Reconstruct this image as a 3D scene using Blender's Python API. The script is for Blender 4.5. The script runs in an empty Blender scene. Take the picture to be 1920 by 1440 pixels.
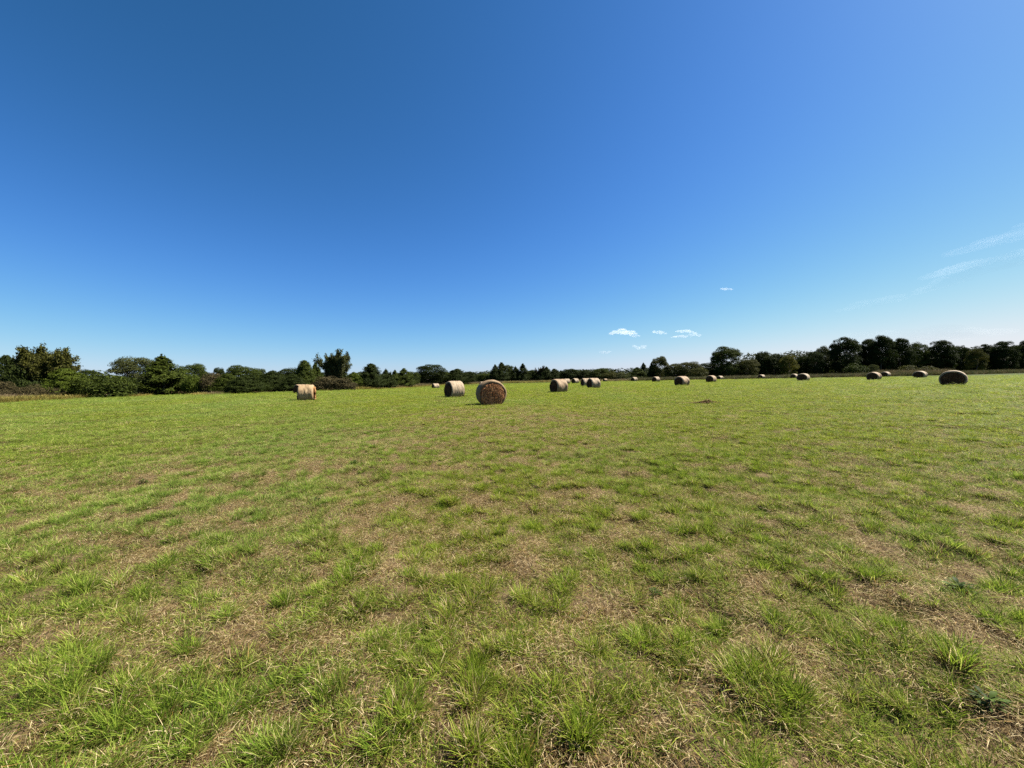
import bpy, math, random
import numpy as np
from mathutils import Vector, Matrix, Euler

S = bpy.context.scene
R = math.radians
F = 721.0                                   # focal length in pixels of a 1920 px wide frame
EYE = 1.5

# ------------------------------------------------------------------ camera
cam_d = bpy.data.cameras.new('camera')
cam_d.sensor_width = 36.0
cam_d.lens = F / 1920 * 36.0
cam_d.clip_start = 0.05
cam_d.clip_end = 60000
cam = bpy.data.objects.new('camera', cam_d)
S.collection.objects.link(cam)
cam.location = (0, 0, EYE)
PITCH, ROLL = R(-0.66), R(-1.226)
cam.rotation_euler = (Matrix.Rotation(R(90) + PITCH, 4, 'X') @ Matrix.Rotation(ROLL, 4, 'Z')).to_euler()
S.camera = cam

# ------------------------------------------------------------------ sky, sun, exposure
SUN_EL, SUN_AZ = R(50), R(13)               # azimuth counted from +X towards +Y
sun_dir = Vector((math.cos(SUN_EL) * math.cos(SUN_AZ), math.cos(SUN_EL) * math.sin(SUN_AZ), math.sin(SUN_EL)))
W = bpy.data.worlds.new('World'); S.world = W; W.use_nodes = True
wn, wl = W.node_tree.nodes, W.node_tree.links
wn.clear()
sky = wn.new('ShaderNodeTexSky'); sky.sky_type = 'NISHITA'; sky.sun_disc = False
sky.sun_elevation = SUN_EL
sky.sun_rotation = R(90) - SUN_AZ
sky.altitude = 0; sky.air_density = 0.8; sky.dust_density = 0.45; sky.ozone_density = 3.0
EXPO = 1.6
# the phone's rendering of the sky: one even contrast curve per colour channel over the whole sky
sep = wn.new('ShaderNodeSeparateColor'); com = wn.new('ShaderNodeCombineColor')
bg = wn.new('ShaderNodeBackground'); bg.inputs['Strength'].default_value = 0.1
wo = wn.new('ShaderNodeOutputWorld')
wl.new(sky.outputs[0], sep.inputs[0])
for c, (gam, k) in enumerate([(1.60, .0471), (1.20, .0979), (1.55, .0861)]):
    out_ = sep.outputs[c]
    def m_(op, a, b):
        q = wn.new('ShaderNodeMath'); q.operation = op
        for i_, v_ in enumerate((a, b)):
            if hasattr(v_, 'links'): wl.new(v_, q.inputs[i_])
            else: q.inputs[i_].default_value = v_
        return q.outputs[0]
    y = m_('MULTIPLY', m_('POWER', out_, gam), k)                                   # contrast
    sh = m_('POWER', m_('ADD', m_('POWER', m_('MULTIPLY', y, 1 / .9), 4.0), 1.0), -.25)  # soft shoulder
    wl.new(m_('MULTIPLY', m_('MULTIPLY', y, sh), 10 / 2 ** EXPO), com.inputs[c])
wl.new(com.outputs[0], bg.inputs['Color']); wl.new(bg.outputs[0], wo.inputs['Surface'])

sd = bpy.data.lights.new('sun', 'SUN'); sd.energy = 5.0; sd.angle = R(0.53); sd.color = (1.0, 0.945, 0.86)
sun = bpy.data.objects.new('sun', sd); S.collection.objects.link(sun)
sun.rotation_euler = sun_dir.to_track_quat('Z', 'Y').to_euler()
sun.location = (60, 0, 60)

S.view_settings.view_transform = 'Standard'
S.view_settings.look = 'None'
S.view_settings.exposure = EXPO
S.view_settings.gamma = 1.0
S.render.engine = 'CYCLES'
S.cycles.max_bounces = 8
S.cycles.diffuse_bounces = 1
S.cycles.transmission_bounces = 4
S.cycles.volume_bounces = 4
S.cycles.use_adaptive_sampling = False
S.cycles.use_denoising = False            # the denoiser smears grass and leaves

# ------------------------------------------------------------------ helpers
def tag(o, label=None, cat=None, group=None, kind=None):
    for k, v in (('label', label), ('category', cat), ('group', group), ('kind', kind)):
        if v: o[k] = v
    return o

def link(o, parent=None):
    S.collection.objects.link(o)
    if parent is not None: o.parent = parent
    return o

def obj(name, mesh, parent=None, color=None):
    o = bpy.data.objects.new(name, mesh)
    if color: o.color = (*color, 1)
    return link(o, parent)

def empty(name, loc, rz=0, scale=(1, 1, 1)):
    o = bpy.data.objects.new(name, None)
    o.location = loc; o.rotation_euler = (0, 0, rz); o.scale = scale
    o.empty_display_size = 0.3
    return link(o)

def mesh_np(name, V, faces, mat=None, attrs=None, smooth=False):
    """V (n,3); faces: list of (m,k) int arrays; attrs: name -> (n,) floats on points."""
    me = bpy.data.meshes.new(name)
    V = np.asarray(V, np.float32)
    me.vertices.add(len(V)); me.vertices.foreach_set('co', V.ravel())
    if not isinstance(faces, (list, tuple)): faces = [faces]
    faces = [np.asarray(f, np.int32) for f in faces if len(f)]
    nl = sum(f.size for f in faces); nf = sum(len(f) for f in faces)
    me.loops.add(nl); me.polygons.add(nf)
    me.loops.foreach_set('vertex_index', np.concatenate([f.ravel() for f in faces]))
    tot = np.concatenate([np.full(len(f), f.shape[1], np.int32) for f in faces])
    st = np.zeros(nf, np.int32); st[1:] = np.cumsum(tot)[:-1]
    me.polygons.foreach_set('loop_start', st)
    me.polygons.foreach_set('use_smooth', np.full(nf, smooth, bool))
    me.update(calc_edges=True)
    for k, a in (attrs or {}).items():
        at = me.attributes.new(k, 'FLOAT', 'POINT'); at.data.foreach_set('value', np.asarray(a, np.float32))
    if mat: me.materials.append(mat)
    return me

_h = np.random.default_rng(77).random((256, 256)).astype(np.float64)
def vnoise(x, y):
    x = np.asarray(x, float); y = np.asarray(y, float)
    xi = np.floor(x).astype(int); yi = np.floor(y).astype(int)
    fx = x - xi; fy = y - yi
    fx = fx * fx * (3 - 2 * fx); fy = fy * fy * (3 - 2 * fy)
    g = lambda a, b: _h[a & 255, b & 255]
    return (g(xi, yi) * (1 - fx) + g(xi + 1, yi) * fx) * (1 - fy) + (g(xi, yi + 1) * (1 - fx) + g(xi + 1, yi + 1) * fx) * fy
def fbm(x, y, o=4):
    s = 0; a = .5; t = 0
    for i in range(o):
        s = s + a * vnoise(x * 2 ** i + 17.3 * i, y * 2 ** i + 9.1 * i); t += a; a *= .5
    return s / t
def sstep(a, b, x):
    t = np.clip((x - a) / (b - a), 0, 1); return t * t * (3 - 2 * t)

def terrain(x, y):
    x = np.asarray(x, float); y = np.asarray(y, float)
    z = -0.5 * np.exp(-(((x + 18) / 14) ** 2 + ((y - 105) / 26) ** 2))
    r = np.hypot(x, y)
    z = z + (fbm(x * .9, y * .7, 3) - .5) * .14 * np.clip(1 - r / 60, 0, 1)
    z = z + (fbm(x * 2.6 + 3, y * 2.1 + 7, 2) - .5) * .13 * np.clip(1.1 - r / 22, 0, 1)
    return z

def horizon(px): return 711.7 - 0.0214 * (px - 960)
def at(px, Z): return ((px - 960) / F * Z, Z)

# ------------------------------------------------------------------ materials
def new_mat(name):
    m = bpy.data.materials.new(name); m.use_nodes = True
    n, l = m.node_tree.nodes, m.node_tree.links
    for x in list(n):
        if x.type not in ('OUTPUT_MATERIAL',): n.remove(x)
    return m, n, l, [x for x in n if x.type == 'OUTPUT_MATERIAL'][0]

def nd(n, t, **kw):
    x = n.new(t)
    for k, v in kw.items(): setattr(x, k, v)
    return x
def math_(n, l, op, a, b=None, clamp=False):
    x = n.new('ShaderNodeMath'); x.operation = op; x.use_clamp = clamp
    for i, v in enumerate((a, b)):
        if v is None: continue
        if hasattr(v, 'links'): l.new(v, x.inputs[i])
        else: x.inputs[i].default_value = v
    return x.outputs[0]
def mix_(n, l, f, a, b, blend='MIX'):
    x = n.new('ShaderNodeMix'); x.data_type = 'RGBA'; x.blend_type = blend
    for s, v in ((x.inputs[0], f), (x.inputs[6], a), (x.inputs[7], b)):
        if hasattr(v, 'links'): l.new(v, s)
        elif isinstance(v, tuple): s.default_value = (*v, 1)
        else: s.default_value = v
    return x.outputs[2]
def ramp_(n, l, f, stops, interp='LINEAR'):
    x = n.new('ShaderNodeValToRGB'); x.color_ramp.interpolation = interp
    e = x.color_ramp.elements
    while len(e) < len(stops): e.new(.5)
    for el, (p, c) in zip(e, stops):
        el.position = p; el.color = (*c, 1) if len(c) == 3 else c
    l.new(f, x.inputs[0]); return x.outputs[0]
def attr_(n, name, t='GEOMETRY'):
    x = n.new('ShaderNodeAttribute'); x.attribute_name = name; x.attribute_type = t; return x.outputs['Fac']
def noise_(n, l, vec, scale, detail=4, rough=.55):
    x = n.new('ShaderNodeTexNoise'); x.inputs['Scale'].default_value = scale
    x.inputs['Detail'].default_value = detail; x.inputs['Roughness'].default_value = rough
    if vec is not None: l.new(vec, x.inputs['Vector'])
    return x.outputs['Fac']

def leafy_shader(n, l, out, col, trans=.3, rough=.55, spec=.25):
    p = n.new('ShaderNodeBsdfPrincipled'); p.inputs['Roughness'].default_value = rough
    p.inputs['Specular IOR Level'].default_value = spec
    t = n.new('ShaderNodeBsdfTranslucent')
    m = n.new('ShaderNodeMixShader'); m.inputs[0].default_value = trans
    l.new(col, p.inputs['Base Color']); l.new(col, t.inputs['Color'])
    l.new(p.outputs[0], m.inputs[1]); l.new(t.outputs[0], m.inputs[2]); l.new(m.outputs[0], out.inputs['Surface'])

def grass_mat(name, greens, dries, trans=.46):
    m, n, l, out = new_mat(name)
    rnd, r2, t, dead = attr_(n, 'rnd'), attr_(n, 'rnd2'), attr_(n, 't'), attr_(n, 'dead')
    dry = attr_(n, 'dry', 'INSTANCER'); hue = attr_(n, 'hue', 'INSTANCER')
    g = ramp_(n, l, rnd, greens)
    g = mix_(n, l, hue, g, mix_(n, l, 1.0, g, (.95, 1.06, 2.3), 'MULTIPLY'))
    d = ramp_(n, l, r2, dries)
    base = math_(n, l, 'SUBTRACT', .40, t)                     # yellowed sheath near the base
    base = math_(n, l, 'MULTIPLY', base, 2.2, True)
    few = math_(n, l, 'GREATER_THAN', math_(n, l, 'ADD', math_(n, l, 'MULTIPLY', dry, 1.25), .22), r2)   # dead blades are fewer in lush grass
    isd = math_(n, l, 'ADD', math_(n, l, 'MULTIPLY', dead, few), math_(n, l, 'GREATER_THAN', dry, rnd), True)
    f = math_(n, l, 'ADD', isd, math_(n, l, 'MULTIPLY', base, .7), True)
    leafy_shader(n, l, out, mix_(n, l, f, g, d), trans, .6, .08)
    return m

M = {}
M['grass'] = grass_mat('grass_blade',
    [(0, (.048, .086, .006)), (.3, (.100, .156, .008)), (.65, (.182, .238, .014)), (1, (.335, .355, .044))],
    [(0, (.045, .022, .009)), (.35, (.12, .074, .028)), (.62, (.30, .218, .086)), (.9, (.70, .57, .32)), (1, (.36, .19, .035))])
M['weeds'] = grass_mat('weed_stem',
    [(0, (.034, .046, .010)), (.5, (.054, .064, .015)), (1, (.095, .094, .024))],
    [(0, (.085, .055, .032)), (.4, (.15, .10, .055)), (.8, (.22, .165, .085)), (1, (.30, .24, .12))], .25)
M['goldenrod'] = grass_mat('goldenrod',
    [(0, (.08, .105, .014)), (.5, (.13, .14, .022)), (1, (.20, .17, .028))],
    [(0, (.18, .13, .035)), (.5, (.26, .20, .05)), (1, (.33, .27, .09))], .25)

def leaf_mat(name, trans=.25):
    m, n, l, out = new_mat(name)
    oi = n.new('ShaderNodeObjectInfo')
    tint = attr_(n, 'tint')
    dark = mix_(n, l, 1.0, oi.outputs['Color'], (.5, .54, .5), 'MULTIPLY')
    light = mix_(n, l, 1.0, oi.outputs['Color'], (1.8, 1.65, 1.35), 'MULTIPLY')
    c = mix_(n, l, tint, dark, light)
    leafy_shader(n, l, out, c, trans, .6, .08)
    return m
M['leaf'] = leaf_mat('leaf')

def bark_mat():
    m, n, l, out = new_mat('bark')
    tc = n.new('ShaderNodeTexCoord'); mp = n.new('ShaderNodeMapping'); mp.inputs['Scale'].default_value = (9, 9, 1.5)
    l.new(tc.outputs['Object'], mp.inputs[0])
    f = noise_(n, l, mp.outputs[0], 2.0, 5)
    c = ramp_(n, l, f, [(.3, (.045, .034, .026)), (.7, (.16, .13, .105))])
    p = n.new('ShaderNodeBsdfPrincipled'); p.inputs['Roughness'].default_value = .9
    b = n.new('ShaderNodeBump'); b.inputs['Strength'].default_value = .6; b.inputs['Distance'].default_value = .03
    l.new(f, b.inputs['Height']); l.new(b.outputs[0], p.inputs['Normal'])
    l.new(c, p.inputs['Base Color']); l.new(p.outputs[0], out.inputs['Surface'])
    return m
M['bark'] = bark_mat()

def ground_mat():
    m, n, l, out = new_mat('soil_and_thatch')
    g = n.new('ShaderNodeNewGeometry')
    dry = attr_(n, 'dry')
    f1 = noise_(n, l, g.outputs['Position'], 22, 6, .65)
    f2 = noise_(n, l, g.outputs['Position'], 1.3, 5, .6)
    f3 = noise_(n, l, g.outputs['Position'], 95, 3, .6)
    soil = ramp_(n, l, f1, [(.3, (.020, .014, .008)), (.5, (.060, .042, .021)), (.7, (.15, .105, .052))])
    soil = mix_(n, l, math_(n, l, 'MULTIPLY', f3, .4), soil, (.24, .165, .085))
    green = ramp_(n, l, f1, [(.3, (.020, .028, .006)), (.55, (.045, .056, .011)), (.75, (.085, .092, .024))])
    k = math_(n, l, 'ADD', dry, math_(n, l, 'MULTIPLY', math_(n, l, 'SUBTRACT', f2, .5), .9))
    k = ramp_(n, l, k, [(.15, (0, 0, 0)), (.5, (1, 1, 1))])
    c = mix_(n, l, k, green, soil)
    p = n.new('ShaderNodeBsdfPrincipled'); p.inputs['Roughness'].default_value = .95; p.inputs['Specular IOR Level'].default_value = .1
    b = n.new('ShaderNodeBump'); b.inputs['Strength'].default_value = .8; b.inputs['Distance'].default_value = .02
    l.new(f1, b.inputs['Height']); l.new(b.outputs[0], p.inputs['Normal'])
    l.new(c, p.inputs['Base Color']); l.new(p.outputs[0], out.inputs['Surface'])
    return m
M['ground'] = ground_mat()

def wrap_mat():
    m, n, l, out = new_mat('weathered_net_wrap')
    tc = n.new('ShaderNodeTexCoord'); oi = n.new('ShaderNodeObjectInfo')
    def mp(s):
        x = n.new('ShaderNodeMapping'); x.inputs['Scale'].default_value = s; l.new(tc.outputs['Object'], x.inputs[0]); return x.outputs[0]
    band = noise_(n, l, mp((9, .5, .5)), 1.6, 3, .6)            # bands running round the bale
    streak = noise_(n, l, mp((22, 2.2, 2.2)), 1.5, 4, .7)
    blot = noise_(n, l, mp((2.2, 2.2, 2.2)), 1.3, 5, .6)
    c = ramp_(n, l, streak, [(.3, (.15, .10, .06)), (.5, (.33, .255, .165)), (.7, (.47, .39, .28))])
    c = mix_(n, l, ramp_(n, l, band, [(.36, (0, 0, 0)), (.44, (.75, .75, .75)), (.52, (0, 0, 0))]), c, (.13, .092, .048))
    c = mix_(n, l, ramp_(n, l, blot, [(.42, (0, 0, 0)), (.72, (.55, .55, .55))]), c, (.18, .12, .072))
    c = mix_(n, l, 1.0, c, oi.outputs['Color'], 'MULTIPLY')
    p = n.new('ShaderNodeBsdfPrincipled'); p.inputs['Roughness'].default_value = .75; p.inputs['Specular IOR Level'].default_value = .25
    b = n.new('ShaderNodeBump'); b.inputs['Strength'].default_value = .7; b.inputs['Distance'].default_value = .03
    l.new(streak, b.inputs['Height']); l.new(b.outputs[0], p.inputs['Normal'])
    l.new(c, p.inputs['Base Color']); l.new(p.outputs[0], out.inputs['Surface'])
    return m
M['wrap'] = wrap_mat()

def hay_mat(name, stops):
    m, n, l, out = new_mat(name)
    tc = n.new('ShaderNodeTexCoord'); rnd = attr_(n, 'tint'); oi = n.new('ShaderNodeObjectInfo')
    f = noise_(n, l, tc.outputs['Object'], 14, 4, .65)
    f = math_(n, l, 'ADD', math_(n, l, 'MULTIPLY', f, .55), math_(n, l, 'MULTIPLY', rnd, .45))
    c = mix_(n, l, 1.0, ramp_(n, l, f, stops), oi.outputs['Color'], 'MULTIPLY')
    p = n.new('ShaderNodeBsdfPrincipled'); p.inputs['Roughness'].default_value = .85; p.inputs['Specular IOR Level'].default_value = .15
    l.new(c, p.inputs['Base Color']); l.new(p.outputs[0], out.inputs['Surface'])
    return m
M['hay'] = hay_mat('brown_hay', [(.2, (.040, .020, .011)), (.45, (.105, .055, .028)), (.62, (.21, .120, .062)), (.85, (.40, .26, .15))])
M['straw'] = hay_mat('loose_hay', [(.2, (.050, .023, .012)), (.45, (.17, .090, .044)), (.65, (.38, .235, .125)), (.85, (.68, .50, .33))])

def cloud_mat(name, dens):
    m, n, l, out = new_mat(name)
    v = n.new('ShaderNodeVolumePrincipled'); v.inputs['Color'].default_value = (.99, .99, .99, 1)
    v.inputs['Density'].default_value = dens; v.inputs['Anisotropy'].default_value = .2
    l.new(v.outputs[0], out.inputs['Volume'])
    return m

# ------------------------------------------------------------------ the ground: one sheet, finer near the camera
def dryness(x, y):
    """0 = lush green, 1 = bare straw; follows the patches of the field."""
    x = np.asarray(x, float); y = np.asarray(y, float)
    base = .24 + 0 * x
    base = base - .50 * sstep(12, 30, y)                                   # greener away from the camera
    base = base - .45 * sstep(6.5, 9.5, y) * sstep(-3.2, -6.5, x + .0 * y) # lush stand on the left
    base = base - .40 * sstep(.15, .5, x / np.maximum(y, 1)) * sstep(2.5, 7, y)
    base = base - .26 * sstep(-.75, -1.2, x / np.maximum(y, .8)) * sstep(4.5, 2, y)
    base = base + .10 * np.exp(-(((x + 3.2) / 2.6) ** 2 + ((y - 6) / 2.2) ** 2))
    base = base + .20 * np.exp(-(((x - .6) / 7.5) ** 2 + ((y - 18) / 5.0) ** 2))
    base = base + .22 * (fbm(x * .45 + 40, y * .30 + 11, 3) - .5)
    base = base + .38 * (fbm(x * 1.9 + 8, y * 1.3 + 2, 2) - .5) * np.clip(1.15 - np.hypot(x, y) / 30, .22, 1)
    base = base + 2.2 * (fbm(x * 6.1 + 5, y * 5.0 + 3, 2) - .5) * np.clip(1.15 - np.hypot(x, y) / 30, .22, 1)
    base = base + .35 * (fbm(x * .8 + 15, y * .22 + 3, 3) - .5) * np.clip(np.hypot(x, y) / 12, 0, 1)
    return np.clip(base, 0, 1)

def rings(r0, r1, n): return r0 * (r1 / r0) ** np.linspace(0, 1, n)
rr = np.concatenate([[0], rings(.25, 60, 280), rings(63, 400, 40), rings(450, 9000, 14)])
aa = np.concatenate([np.linspace(R(15), R(165), 640, endpoint=False), np.linspace(R(165), R(375), 130, endpoint=False)])
na = len(aa)
RR, AA = np.meshgrid(rr, aa, indexing='ij')
gx, gy = RR * np.cos(AA), RR * np.sin(AA)
gz = terrain(gx, gy)
V = np.stack([gx, gy, gz], -1).reshape(-1, 3)
i, j = np.meshgrid(np.arange(1, len(rr) - 1), np.arange(na), indexing='ij')
jn = (j + 1) % na
quads = np.stack([i * na + j, (i + 1) * na + j, (i + 1) * na + jn, i * na + jn], -1).reshape(-1, 4)
j = np.arange(na); tris = np.stack([j * 0, na + j, na + (j + 1) % na], -1)
me = mesh_np('ground', V, [quads, tris], M['ground'], {'dry': np.maximum(dryness(gx, gy), 1 - sstep(10, 30, RR)).ravel()}, True)
tag(obj('ground', me), kind='structure')

# ------------------------------------------------------------------ instanced ground cover
def blades(n, rad, lmin, lmax, wid, lean, droop, dead, seed, flat=False, head=False, clump=.6):
    """n curved, tapering blades standing in a disc of radius rad"""
    g = np.random.default_rng(seed)
    rho = rad * g.random(n) ** clump; ph = g.random(n) * 2 * np.pi
    bx, by = rho * np.cos(ph), rho * np.sin(ph)
    L = lmin + (lmax - lmin) * g.random(n) ** 1.3
    az = np.where(g.random(n) < .55, ph + g.normal(0, .7, n), g.random(n) * 2 * np.pi)
    th = np.abs(g.normal(lean, lean * .55, n)) if not flat else g.uniform(1.1, 1.62, n)
    cv = droop * g.uniform(.4, 1.5, n)
    lv = [0, .38, .72, 1.0]; wv = [.8, 1.0, .7, .08]
    P = []; px, py, pz = bx.copy(), by.copy(), np.full(n, -.008) if not flat else g.uniform(.004, .03, n)
    prev = 0
    tw = az + np.pi / 2 + g.normal(0, .6, n)
    for t, w in zip(lv, wv):
        d = (t - prev) * L; prev = t
        ang = th + cv * t
        px = px + d * np.sin(ang) * np.cos(az); py = py + d * np.sin(ang) * np.sin(az); pz = pz + d * np.cos(ang)
        if flat: pz = np.maximum(pz, .003)
        hw = wid * g.uniform(.7, 1.3, n) * w * .5 if t == 0 else hw0 * w
        if t == 0: hw0 = hw / .8
        ox, oy = hw * np.cos(tw), hw * np.sin(tw)
        P.append(np.stack([px - ox, py - oy, pz], -1)); P.append(np.stack([px + ox, py + oy, pz], -1))
    V = np.stack(P, 1).reshape(-1, 3)
    b = (np.arange(n) * 8)[:, None]
    q = np.concatenate([b + np.array([[0, 1, 3, 2]]), b + np.array([[2, 3, 5, 4]]), b + np.array([[4, 5, 7, 6]])])
    rep = lambda a: np.repeat(a, 8)
    t = np.tile(np.repeat(lv, 2), n)
    return dict(V=V, q=q, t=t, rnd=rep(g.random(n)), rnd2=rep(g.random(n)), dead=rep((g.random(n) < dead).astype(float)))

def merge(parts):
    off = 0; out = dict(V=[], q=[], t=[], rnd=[], rnd2=[], dead=[])
    for p in parts:
        out['V'].append(p['V']); out['q'].append(p['q'] + off); off += len(p['V'])
        for k in ('t', 'rnd', 'rnd2', 'dead'): out[k].append(p[k])
    return {k: np.concatenate(v) for k, v in out.items()}

def source(coll, name, b, mat):
    o = bpy.data.objects.new(name, mesh_np(name, b['V'], b['q'], mat, {k: b[k] for k in ('t', 'rnd', 'rnd2', 'dead')}))
    coll.objects.link(o)

def scatter_group(name, coll):
    ng = bpy.data.node_groups.new(name, 'GeometryNodeTree')
    ng.interface.new_socket('Geometry', in_out='INPUT', socket_type='NodeSocketGeometry')
    ng.interface.new_socket('Geometry', in_out='OUTPUT', socket_type='NodeSocketGeometry')
    n, l = ng.nodes, ng.links
    gi, go = n.new('NodeGroupInput'), n.new('NodeGroupOutput')
    m2p = n.new('GeometryNodeMeshToPoints')
    iop = n.new('GeometryNodeInstanceOnPoints')
    ci = n.new('GeometryNodeCollectionInfo'); ci.inputs['Collection'].default_value = coll
    ci.inputs['Separate Children'].default_value = True; ci.inputs['Reset Children'].default_value = True
    def na_(nm, t):
        x = n.new('GeometryNodeInputNamedAttribute'); x.data_type = t; x.inputs['Name'].default_value = nm
        return x.outputs['Attribute']
    l.new(gi.outputs[0], m2p.inputs['Mesh']); l.new(m2p.outputs[0], iop.inputs['Points'])
    l.new(ci.outputs[0], iop.inputs['Instance'])
    iop.inputs['Pick Instance'].default_value = True
    l.new(na_('pick', 'INT'), iop.inputs['Instance Index'])
    l.new(na_('rot', 'FLOAT_VECTOR'), iop.inputs['Rotation'])
    l.new(na_('size', 'FLOAT_VECTOR'), iop.inputs['Scale'])
    l.new(iop.outputs[0], go.inputs[0])
    return ng

def scatter(name, coll, P, pick, rot, size, dry, hue):
    me = bpy.data.meshes.new(name)
    me.vertices.add(len(P)); me.vertices.foreach_set('co', np.asarray(P, np.float32).ravel())
    for nm, t, d, k in (('pick', 'INT', pick, 'value'), ('rot', 'FLOAT_VECTOR', rot, 'vector'), ('size', 'FLOAT_VECTOR', size, 'vector'),
                        ('dry', 'FLOAT', dry, 'value'), ('hue', 'FLOAT', hue, 'value')):
        a = me.attributes.new(nm, t, 'POINT')
        a.data.foreach_set(k, np.asarray(d, np.int32 if t == 'INT' else np.float32).ravel())
    o = obj(name, me)
    md = o.modifiers.new('scatter', 'NODES'); md.node_group = scatter_group(name + '_scatter', coll)
    return tag(o, kind='stuff')

cg = bpy.data.collections.new('grass_kinds')
# 0-2 thatch lying flat, 3-6 short sward, 7-10 tall tussock, 11 pale stalks
for k in range(3):
    source(cg, f'a{k}_thatch', blades(210, .20, .02, .085, .0022, 1.3, .6, .92, 10 + k, flat=True), M['grass'])
for k in range(4):
    source(cg, f'b{k}_sward', merge([blades(66, .10, .025, .08, .0026, .42, .8, .10, 20 + k), blades(30, .10, .02, .075, .0020, .85, .9, .9, 30 + k)]), M['grass'])
for k in range(4):
    source(cg, f'c{k}_tussock', merge([blades(150, .055, .05, .150, .0034, .30, .65, .04, 40 + k), blades(55, .07, .03, .10, .0026, .6, .9, .9, 50 + k)]), M['grass'])
source(cg, 'd0_stalk', merge([blades(4, .06, .10, .22, .0018, .5, .8, .75, 60), blades(3, .05, .08, .18, .002, .35, .7, .2, 61)]), M['grass'])

g = np.random.default_rng(5)
def polar(n_density, r0, r1, half_az, thin):
    """points with density n_density(r) per square metre in a fan round the view direction"""
    rs = np.linspace(r0, r1, 400); w = n_density(rs) * rs
    cum = np.concatenate([[0], np.cumsum((w[1:] + w[:-1]) / 2 * np.diff(rs))])
    n = int(cum[-1] * 2 * half_az)
    r = np.interp(g.random(n) * cum[-1], cum, rs)
    a = np.pi / 2 + g.uniform(-half_az, half_az, n)
    return r * np.cos(a), r * np.sin(a), r

EDGE = [(-140, 40), (-57, 43), (-61, 56), (-59.5, 60), (-66.6, 75), (-46.6, 62), (-44.7, 70), (-35, 75), (-30, 85), (-30, 108), (-26, 144), (0, 172), (33, 170),
        (43.3, 130), (77, 126), (101, 114), (136, 117), (169, 127), (230, 130)]   # where the mown field ends
FE = [(0, 43), (170, 56), (245, 60), (320, 71), (400, 60), (500, 70), (620, 75), (700, 85), (760, 108), (830, 144), (960, 170), (1100, 170),
      (1200, 130), (1400, 126), (1600, 114), (1800, 117), (1920, 127), (2300, 130)]
fe_t = np.array([(p - 960) / F for p, _ in FE]); fe_z = np.array([z for _, z in FE], float)
def edge_z(tx): return np.interp(tx, fe_t, fe_z)

P_, K_, R_, S_, D_, H_ = [], [], [], [], [], []
def add_pts(x, y, r, kinds, sxy, sz, tilt, dry, keep):
    x, y, r, sxy, sz, dry = (a[keep] for a in (x, y, r, sxy, sz, dry))
    n = len(x)
    P_.append(np.stack([x, y, terrain(x, y)], -1)); K_.append(g.choice(kinds, n))
    R_.append(np.stack([g.normal(0, tilt, n), g.normal(0, tilt, n), g.uniform(0, 6.283, n)], -1))
    S_.append(np.stack([sxy, sxy, sz], -1)); D_.append(dry)
    H_.append(np.clip(fbm(x * .25 + 3, y * .2, 3) * 1.4 - .62 + .55 * sstep(0, -.8, x / np.maximum(y, .5)), 0, 1))
HA = R(66)
inside = lambda x, y: y < edge_z(x / np.maximum(y, .01)) + 3
spread = lambda r: np.clip(r / 6.5, 1, 9)
# thatch, missing where dark soil shows
x, y, r = polar(lambda r: np.minimum(85, 85 * (6 / r) ** 1.75), .5, 60, HA, 1)
d = dryness(x, y); s = spread(r) * g.uniform(.7, 1.2, len(x))
soil = sstep(.62, .54, fbm(x * 2.4 + 21, y * 2.0 + 2, 3))
add_pts(x, y, r, [0, 1, 2], s, np.ones_like(s) * 1.0, .06, np.ones_like(d), inside(x, y) & (g.random(len(x)) < (.32 + .8 * d) * (.42 + .58 * soil)))
# short sward
x, y, r = polar(lambda r: np.minimum(210, 210 * (6 / r) ** 1.5), .5, 140, HA, 1)
d = dryness(x, y); s = spread(r) * g.uniform(.7, 1.35, len(x)); lush = sstep(.45, .1, d)
z = g.uniform(.5, 1.0, len(x)) * (.55 + .75 * lush)
add_pts(x, y, r, [3, 4, 5, 6], s, z, .12, np.clip(d * .95 - .05, 0, 1), inside(x, y) & (g.random(len(x)) < (1.1 - .58 * d) * (.92 + .08 * sstep(5, 16, r))))
# tussocks standing in clumps
cx_, cy_, cr_ = polar(lambda r: np.minimum(46, 46 * (6.5 / r) ** 1.4), .7, 90, HA, 1)
ok = g.random(len(cx_)) < (1.05 - .8 * dryness(cx_, cy_)) * sstep(.30, .56, fbm(cx_ * 4.3 + 60, cy_ * 3.6 + 17, 2))
cx_, cy_, cr_ = cx_[ok], cy_[ok], cr_[ok]
def clumps(cx_, cy_, cr_, big):
    m = np.round(g.uniform(1, 3.6, len(cx_)) * big).astype(int)
    i = np.repeat(np.arange(len(cx_)), m); n = len(i)
    wid = np.repeat(g.uniform(.02, .06, len(cx_)), m) * np.clip(cr_[i] / 10, 1, 3)
    ox, oy = g.normal(0, 1, n), g.normal(0, .8, n)
    x, y = cx_[i] + ox * wid, cy_[i] + oy * wid
    tall = np.repeat(g.uniform(.50, 1.10, len(cx_)) * np.sqrt(big), m) * np.exp(-.18 * (ox ** 2 + oy ** 2)) * np.clip(1.1 - cr_[i] / 110, .5, 1)
    wet = np.repeat(g.uniform(0, .55, len(cx_)) ** 1.5, m)
    r = np.hypot(x, y)
    add_pts(x, y, r, [7, 8, 9, 10], np.clip(r / 10, 1, 3.5) * g.uniform(.6, 1.1, n), tall * g.uniform(.8, 1.15, n), .15, wet, inside(x, y))
clumps(cx_, cy_, cr_, np.ones(len(cx_)))
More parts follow.
